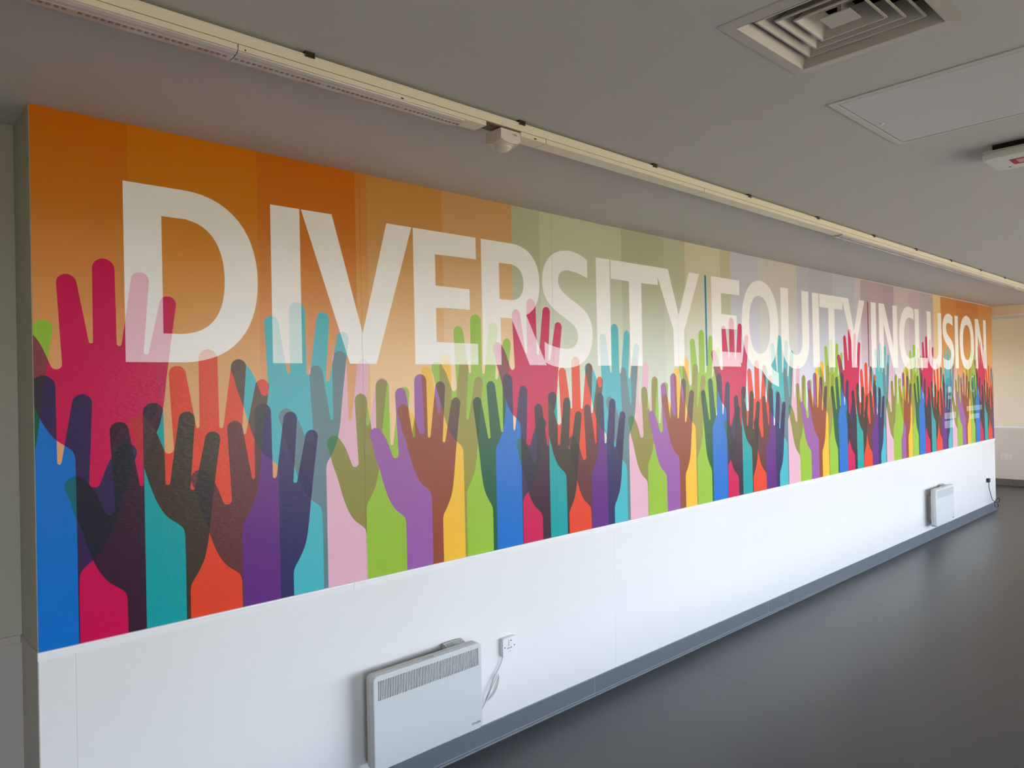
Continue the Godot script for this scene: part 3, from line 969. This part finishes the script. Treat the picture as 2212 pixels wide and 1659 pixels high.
# ------------------------------------------------------------------ fittings on the ceiling
func trunking() -> void:
	var o := thing("trunking_luminaire", "long white ceiling-mounted light trunking running the length of the mural", "light fitting", Vector3.ZERO)
	var z0 := 0.805
	var z1 := 0.865
	var x0 := -1.4
	var x1 := 10.6
	var up := PackedVector2Array([Vector2(2.5645, z0), Vector2(2.5645, z1), Vector2(2.587, z1), Vector2(2.589, z1 + 0.0016), Vector2(2.5915, z1 + 0.0016), Vector2(2.5930, z1 - 0.001), Vector2(2.5930, z0 + 0.001), Vector2(2.5915, z0 - 0.0016), Vector2(2.589, z0 - 0.0016), Vector2(2.587, z0)])
	var g := Geo.new()
	g.sweep_x(up, x0, x1)
	part("channel", g, M.trunk, o)
	g = Geo.new()
	g.box(Vector3(x0, 2.5605, z0 + 0.003), Vector3(x1, 2.5650, z1 - 0.003))
	part("channel_lip", g, M.groove, o)
	# covers below the groove, with joints; lenses where the lamps are
	for c in [[1.488, 1.575], [1.732, 1.852], [1.856, 2.862], [2.866, 3.975], [3.978, 4.335], [8.35, x1]]:
		g = Geo.new()
		g.sweep_x(PackedVector2Array([Vector2(2.5625, z0), Vector2(2.5480, z0), Vector2(2.5474, z0 + 0.001), Vector2(2.5474, z1 - 0.001), Vector2(2.5480, z1), Vector2(2.5625, z1)]), c[0], c[1])
		part("cover", g, M.trunk, o)
	for l in [[x0, 0.755], [0.758, 1.488], [4.337, 5.80], [5.803, 7.07], [7.073, 8.348]]:
		var tray := Geo.new()
		tray.sweep_x(PackedVector2Array([Vector2(2.5625, z0 + 0.002), Vector2(2.5485, z0 + 0.002), Vector2(2.5485, z1 - 0.0015), Vector2(2.5480, z1), Vector2(2.5625, z1)]), l[0], l[1])
		part("lamp_tray", tray, M.trunk, o)
		g = Geo.new()
		g.sweep_x(PackedVector2Array([Vector2(2.5482, z0 - 0.001), Vector2(2.5425, z0 - 0.001), Vector2(2.5398, z0 + 0.004), Vector2(2.5398, z0 + 0.020), Vector2(2.5390, z0 + 0.022), Vector2(2.5390, z0 + 0.034), Vector2(2.5405, z0 + 0.036), Vector2(2.5420, z0 + 0.044),
			Vector2(2.5410, z0 + 0.047), Vector2(2.5425, z0 + 0.050), Vector2(2.5440, z0 + 0.0525), Vector2(2.5450, z0 + 0.055), Vector2(2.5482, z0 + 0.056)]), l[0], l[1])
		var lens := part("lens", g, M.lens, o)
		# moulded optics over the light chips
		var n := int((l[1] - l[0]) / 0.0152)
		var chip := Geo.new()
		for i in n:
			if i % 17 == 16:
				continue
			var cx: float = l[0] + (i + 0.5) * 0.0152
			chip.box(Vector3(cx - 0.0045, 2.5372, z0 + 0.0235), Vector3(cx + 0.0045, 2.5395, z0 + 0.0325), 0.0011)
		var row := part("optic_row", chip, M.optic, lens)
		row.set_meta("kind", "stuff")
	# dark detents and the little screw hole in the lower edge
	for q in [[0.7745, 0.0035], [1.247, 0.010], [1.600, 0.012], [1.800, 0.012]]:
		part("detent", boxed(Vector3(q[0] - q[1] / 2, 2.5505, z1 - 0.002), Vector3(q[0] + q[1] / 2, 2.5545, z1 + 0.0004)), M.ink, o)
	# spring clips between channel and ceiling
	for cx in [0.20, 0.950, 1.735, 2.492, 3.257, 4.0, 4.79, 5.54, 6.297, 7.071, 7.825, 8.60, 9.36]:
		g = Geo.new()
		g.box(Vector3(cx - 0.014, 2.5935, z1 - 0.052), Vector3(cx + 0.014, 2.5995, z1 + 0.004))
		g.box(Vector3(cx - 0.014, 2.5850, z1 + 0.003), Vector3(cx + 0.014, 2.5995, z1 + 0.0045))
		g.box(Vector3(cx - 0.014, 2.5850, z1 + 0.0018), Vector3(cx - 0.002, 2.5870, z1 + 0.0058))
		g.box(Vector3(cx + 0.003, 2.5850, z1 + 0.0018), Vector3(cx + 0.014, 2.5870, z1 + 0.0058))
		part("spring_clip", g, M.clip, o)
	# presence sensor under the trunking
	var s := thing("presence_sensor", "white motion sensor box with a round dome lens under the trunking", "sensor", Vector3(1.682, 2.522, 0.828))
	g = Geo.new()
	# side walls with a bowed lower edge, and the underside
	var w := 0.044
	var t := 0.0385
	var lowp := []
	for i in 9:
		var u := lerpf(-1, 1, i / 8.0)
		lowp.append([u, -0.009 * (1.0 - u * u)])
	for i in 8:
		for e in [[Vector3(1, 0, 0), Vector3(0, 0, 1), w, t], [Vector3(0, 0, 1), Vector3(1, 0, 0), t, w]]:
			for sgn in [-1.0, 1.0]:
				var a: Vector3 = e[0] * lowp[i][0] * e[2] + e[1] * sgn * e[3] + Vector3(0, lowp[i][1], 0)
				var b: Vector3 = e[0] * lowp[i + 1][0] * e[2] + e[1] * sgn * e[3] + Vector3(0, lowp[i + 1][1], 0)
				g.quad(a, b, Vector3(b.x, 0.034, b.z), Vector3(a.x, 0.034, a.z), e[1] * sgn)
		for j in 8:
			var q := []
			for k in [[i, j], [i + 1, j], [i + 1, j + 1], [i, j + 1]]:
				var u: float = lowp[k[0]][0]
				var v: float = lowp[k[1]][0]
				q.append(Vector3(u * w, -0.009 * ((1.0 - u * u) + (1.0 - v * v)) + 0.009 * (1.0 - u * u) * (1.0 - v * v), v * t))
			g.quad(q[0], q[1], q[2], q[3], Vector3.DOWN)
	g.quad(Vector3(-w, 0.034, -t), Vector3(w, 0.034, -t), Vector3(w, 0.034, t), Vector3(-w, 0.034, t), Vector3.UP)
	var body := part("sensor_body", g, M.sensor, s)
	text("marking", "• niko", 0.0065, 0.0004, M.ink, body, Vector3(0.018, 0.022, t + 0.0002))
	g = Geo.new()
	var pr := PackedVector2Array()
	for i in 11:
		var an := PI / 2 * i / 10.0
		pr.append(Vector2(0.0285 * sin(an) + 0.0001, -0.010 - 0.021 * cos(an)))
	pr.append(Vector2(0.0285, -0.004))
	g.lathe(Vector3.ZERO, pr)
	part("dome_lens", g, M.dome, s)
	g = Geo.new()
	g.lathe(Vector3.ZERO, PackedVector2Array([Vector2(0.0285, -0.0125), Vector2(0.0330, -0.0115), Vector2(0.0330, -0.006)]))
	part("dome_ring", g, M.sensor, s)

func square_skirt(g: Geo, c: Vector2, lo: float, ylo: float, hi: float, yhi: float, th := 0.0012) -> void:
	# a four-sided skirt, half width lo at ylo and hi at yhi, with both faces and a lower lip
	var dirs := [Vector2(1, 0), Vector2(0, 1), Vector2(-1, 0), Vector2(0, -1)]
	for k in 4:
		var d: Vector2 = dirs[k]
		var e := Vector2(-d.y, d.x)
		var nn := Vector3(-d.x * (yhi - ylo), -(lo - hi), -d.y * (yhi - ylo)).normalized()
		for s in [0.0, 1.0]:
			var q := []
			for p in [[lo, ylo, -1.0], [lo, ylo, 1.0], [hi, yhi, 1.0], [hi, yhi, -1.0]]:
				var r: float = p[0] + s * th
				var v: Vector2 = c + d * r + e * r * p[2]
				q.append(Vector3(v.x, p[1], v.y))
			g.quad(q[0], q[1], q[2], q[3], nn if s == 0.0 else nn * -1.0)
		# rolled lip
		var l := []
		for p in [[lo, -1.0], [lo, 1.0], [lo + 0.005, 1.0], [lo + 0.005, -1.0]]:
			var v: Vector2 = c + d * p[0] + e * p[0] * p[1]
			l.append(Vector3(v.x, ylo, v.y))
		g.quad(l[0], l[1], l[2], l[3], Vector3.DOWN)
		var m := []
		for p in [[0.0, -1.0], [0.0, 1.0], [0.004, 1.0], [0.004, -1.0]]:
			var r: float = lo + 0.005
			var v: Vector2 = c + d * r + e * r * p[1]
			m.append(Vector3(v.x, ylo + p[0], v.y))
		g.quad(m[0], m[1], m[2], m[3], Vector3(d.x, 0, d.y))

func ceiling_fittings() -> void:
	var c := Vector2(1.884, 1.876)
	var v := thing("ceiling_diffuser", "square white ceiling air diffuser with nested louvre rings and a small centre plate", "vent", Vector3(c.x, CEIL, c.y))
	# flange: flat border, its inner edge turned up into the neck
	var g := Geo.new()
	for k in 4:
		var d: Vector2 = [Vector2(1, 0), Vector2(0, 1), Vector2(-1, 0), Vector2(0, -1)][k]
		var e := Vector2(-d.y, d.x)
		var prof := [[0.185, -0.006], [0.215, -0.004], [0.221, -0.001], [0.221, 0.0]]
		for i in prof.size() - 1:
			var q := []
			for p in [[i, -1.0], [i, 1.0], [i + 1, 1.0], [i + 1, -1.0]]:
				var r: float = prof[p[0]][0]
				var w: Vector2 = d * r + e * r * p[1]
				q.append(Vector3(w.x, prof[p[0]][1], w.y))
			g.quad(q[0], q[1], q[2], q[3], Vector3(d.x * 0.1, -1, d.y * 0.1).normalized())
	part("flange", g, M.vent, v)
	g = Geo.new()
	square_skirt(g, Vector2.ZERO, 0.184, -0.006, 0.150, 0.055)
	part("neck", g, M.vent, v)
	for r in [[0.1475, 0.1135], [0.1115, 0.0775], [0.0785, 0.0480]]:
		g = Geo.new()
		square_skirt(g, Vector2.ZERO, r[0], 0.008, r[1], 0.055)
		part("louvre_ring", g, M.vent, v)
	g = Geo.new()
	g.box(Vector3(-0.036, 0.010, -0.038), Vector3(0.036, 0.012, 0.038))
	part("centre_plate", g, M.vent, v)
	g = Geo.new()
	g.box(Vector3(-0.004, 0.045, -0.15), Vector3(0.004, 0.075, 0.15))
	g.box(Vector3(-0.15, 0.045, -0.004), Vector3(0.15, 0.075, 0.004))
	g.box(Vector3(-0.005, 0.012, -0.005), Vector3(0.005, 0.075, 0.005))
	part("cross_bar", g, M.vent, v)
	g = Geo.new()
	for k in 4:
		var s := 0.19
		g.box([Vector3(-s, 0.055, -s), Vector3(s - 0.004, 0.055, -s), Vector3(-s, 0.055, -s), Vector3(-s, 0.055, s - 0.004)][k], [Vector3(-s + 0.004, 0.3, s), Vector3(s, 0.3, s), Vector3(s, 0.3, -s + 0.004), Vector3(s, 0.3, s)][k])
	g.box(Vector3(-0.19, 0.3, -0.19), Vector3(0.19, 0.304, 0.19))
	part("plenum_box", g, M.dark, v)
	# access hatch
	var hx0 := 2.404
	var hx1 := 3.022
	var hz0 := 1.615
	var hz1 := 2.233
	var h := thing("access_hatch", "flat grey square access hatch in the ceiling with a small round lock", "hatch", Vector3((hx0 + hx1) / 2, CEIL, (hz0 + hz1) / 2))
	var a := (hx1 - hx0) / 2
	g = Geo.new()
	for k in [[-a, -a, a, -a + 0.024], [-a, a - 0.024, a, a], [-a, -a + 0.024, -a + 0.024, a - 0.024], [a - 0.018, -a + 0.024, a, a - 0.024]]:
		g.box(Vector3(k[0], -0.0035, k[1]), Vector3(k[2], 0, k[3]), 0.0008)
	part("hatch_frame", g, M.hatch, h)
	g = boxed(Vector3(-a + 0.0275, -0.0028, -a + 0.0275), Vector3(a - 0.0212, -0.0004, a - 0.0272), 0.0006)
	part("hatch_door", g, M.hatch_door, h)
	g = boxed(Vector3(-a + 0.024, -0.0004, -a + 0.024), Vector3(a - 0.018, 0, a - 0.024))
	part("shadow_gap", g, M.ink, h)
	g = Geo.new()
	g.lathe(Vector3(0.015, -0.003, -a + 0.050), PackedVector2Array([Vector2(0.0001, -0.004), Vector2(0.007, -0.0036), Vector2(0.0088, -0.002), Vector2(0.009, 0.0)]))
	part("lock", g, M.chrome, h)
	# emergency light at the frame's edge
	var em := thing("emergency_light", "flat white emergency light on the ceiling with a red label, cut by the picture edge", "emergency light", Vector3(3.44, 2.554, 2.06))
	g = Geo.new()
	var lo := rounded(-0.125, -0.245, 0.125, 0.245, 0.05, 6)
	g.plate(lo, 0.0, 0.022, 0.012)
	var diff := part("diffuser_cover", g, M.emergency, em)
	diff.rotation.x = PI / 2
	diff.position.y = 0.014
	part("rim", boxed(Vector3(-0.124, 0.014, -0.236), Vector3(0.124, 0.023, 0.236), 0.004), M.emergency_rim, em)
	part("base_plate", boxed(Vector3(-0.105, 0.023, -0.205), Vector3(0.105, 0.046, 0.205)), M.dark, em)
	var lab := part("red_label", boxed(Vector3(-0.045, -0.0086, -0.165), Vector3(0.045, -0.0080, -0.085)), M.red, em)
	for i in 5:
		part("label_mark", boxed(Vector3(-0.028 + i * 0.012, -0.0089, -0.145), Vector3(-0.022 + i * 0.012, -0.0086, -0.105)), M.plastic, lab)
	part("indicator", boxed(Vector3(0.07, -0.0090, -0.19), Vector3(0.076, -0.0078, -0.184)), M.ink, em)

# ------------------------------------------------------------------
const SILL := 0.3
const HEAD := 2.36
const WINDOWS := [[-0.9, 0.45], [2.6, 4.9], [5.3, 7.6], [8.0, 10.3], [10.7, 13.0]]

func materials() -> void:
	M.print = mat(Color.WHITE, 0.3)
	M.print.vertex_color_use_as_albedo = true
	M.print.metallic_specular = 0.36
	bumps(M.print, 0.02, Vector3(3.0, 9.0, 3.0), 0.18, 7)
	M.wall = mat(rgb8(112, 106, 98), 0.8)
	M.cream = mat(rgb8(236, 220, 194), 0.65)
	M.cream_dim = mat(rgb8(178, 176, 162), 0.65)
	M.ceiling = mat(rgb8(206, 203, 201), 0.8)
	M.dado = mat(rgb8(230, 231, 231), 0.2)
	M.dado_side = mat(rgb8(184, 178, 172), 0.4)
	M.end_dado = mat(rgb8(220, 204, 190), 0.45)
	M.rail = mat(rgb8(240, 241, 242), 0.25)
	M.skirt = mat(rgb8(98, 106, 115), 0.45)
	M.joint = mat(rgb8(190, 196, 204), 0.5)
	M.skirt_end = mat(rgb8(112, 100, 92), 0.5)
	M.bead = mat(rgb8(222, 214, 202), 0.5)
	M.floor = mat(Color.WHITE, 0.34)
	speckle(M.floor, rgb8(54, 57, 60), rgb8(84, 87, 89), 0.16, 11)
	M.floor.uv1_scale = Vector3(1.6, 1.6, 1.6)
	M.dark = mat(rgb8(20, 19, 18), 0.9)
	M.frame = mat(rgb8(225, 225, 222), 0.4)
	M.glass = mat(Color(1, 1, 1, 0.06), 0.0)
	M.glass.transparency = BaseMaterial3D.TRANSPARENCY_ALPHA
	M.heater = mat(rgb8(203, 209, 210), 0.32)
	M.heater_side = mat(rgb8(196, 196, 193), 0.4)
	M.grille_dark = mat(rgb8(34, 40, 43), 0.5)
	M.screen = mat(rgb8(150, 164, 168), 0.3)
	M.screen2 = mat(rgb8(176, 184, 186), 0.35)
	M.plastic = mat(rgb8(232, 232, 234), 0.3)
	M.socket_cream = mat(rgb8(230, 216, 200), 0.4)
	M.flex = mat(rgb8(216, 216, 214), 0.4)
	M.ink = mat(rgb8(34, 36, 40), 0.6)
	M.ink_pale = mat(rgb8(130, 134, 138), 0.6)
	M.black = mat(rgb8(20, 20, 22), 0.4)
	M.trunk = mat(rgb8(236, 228, 204), 0.35)
	M.groove = mat(rgb8(112, 104, 86), 0.8)
	M.clip = mat(rgb8(70, 60, 42), 0.35, 0.5)
	M.lens = mat(rgb8(208, 200, 196), 0.22)
	M.optic = mat(rgb8(150, 128, 122), 0.15)
	M.sensor = mat(rgb8(226, 217, 204), 0.45)
	M.dome = mat(rgb8(226, 220, 200), 0.25)
	M.vent = mat(rgb8(200, 194, 184), 0.4)
	M.hatch = mat(rgb8(214, 210, 208), 0.5)
	M.hatch_door = mat(rgb8(214, 214, 214), 0.45)
	M.chrome = mat(rgb8(235, 232, 232), 0.2, 0.4)
	M.emergency = mat(rgb8(222, 224, 216), 0.3)
	M.emergency_rim = mat(rgb8(214, 210, 186), 0.35)
	M.red = mat(rgb8(176, 24, 42), 0.5)

func _ready() -> void:
	# camera: level phone lens, slightly rolled, looking down the mural
	var cam := Camera3D.new()
	cam.name = "camera"
	var yaw := 0.818760991
	var pitch := 0.0045816
	var roll := -0.021095
	var f0 := Vector3(cos(yaw), 0, -sin(yaw))
	var r0 := Vector3(sin(yaw), 0, cos(yaw))
	var fw := f0 * cos(pitch) + Vector3.UP * sin(pitch)
	var up := f0 * -sin(pitch) + Vector3.UP * cos(pitch)
	var right := r0 * cos(roll) + up * sin(roll)
	var up2 := r0 * -sin(roll) + up * cos(roll)
	cam.transform = Transform3D(Basis(right, up2, -fw), Vector3(0, 1.69449, 2.64504))
	cam.fov = rad_to_deg(2.0 * atan(829.5 / 1580.605))
	cam.near = 0.05
	add_child(cam)
	cam.current = true
	# overcast daylight through the windows
	var env := Environment.new()
	var sky := Sky.new()
	var sm := ProceduralSkyMaterial.new()
	sm.sky_top_color = rgb8(136, 148, 164)
	sm.sky_horizon_color = rgb8(250, 251, 252)
	sm.sky_curve = 0.04
	sm.ground_horizon_color = rgb8(123, 117, 105)
	sm.ground_bottom_color = rgb8(112, 105, 93)
	sm.ground_curve = 0.1
	sm.sun_angle_max = 0.0
	sm.sky_energy_multiplier = 1.0
	sky.sky_material = sm
	env.background_mode = Environment.BG_SKY
	env.sky = sky
	env.background_energy_multiplier = 1.0
	env.tonemap_mode = Environment.TONE_MAPPER_LINEAR
	env.tonemap_exposure = 29.0
	env.sdfgi_enabled = true
	env.ssao_enabled = true
	env.ssil_enabled = true
	var we := WorldEnvironment.new()
	we.name = "world_environment"
	we.environment = env
	add_child(we)
	materials()
	room()
	mural()
	wall_fittings()
	trunking()
	ceiling_fittings()
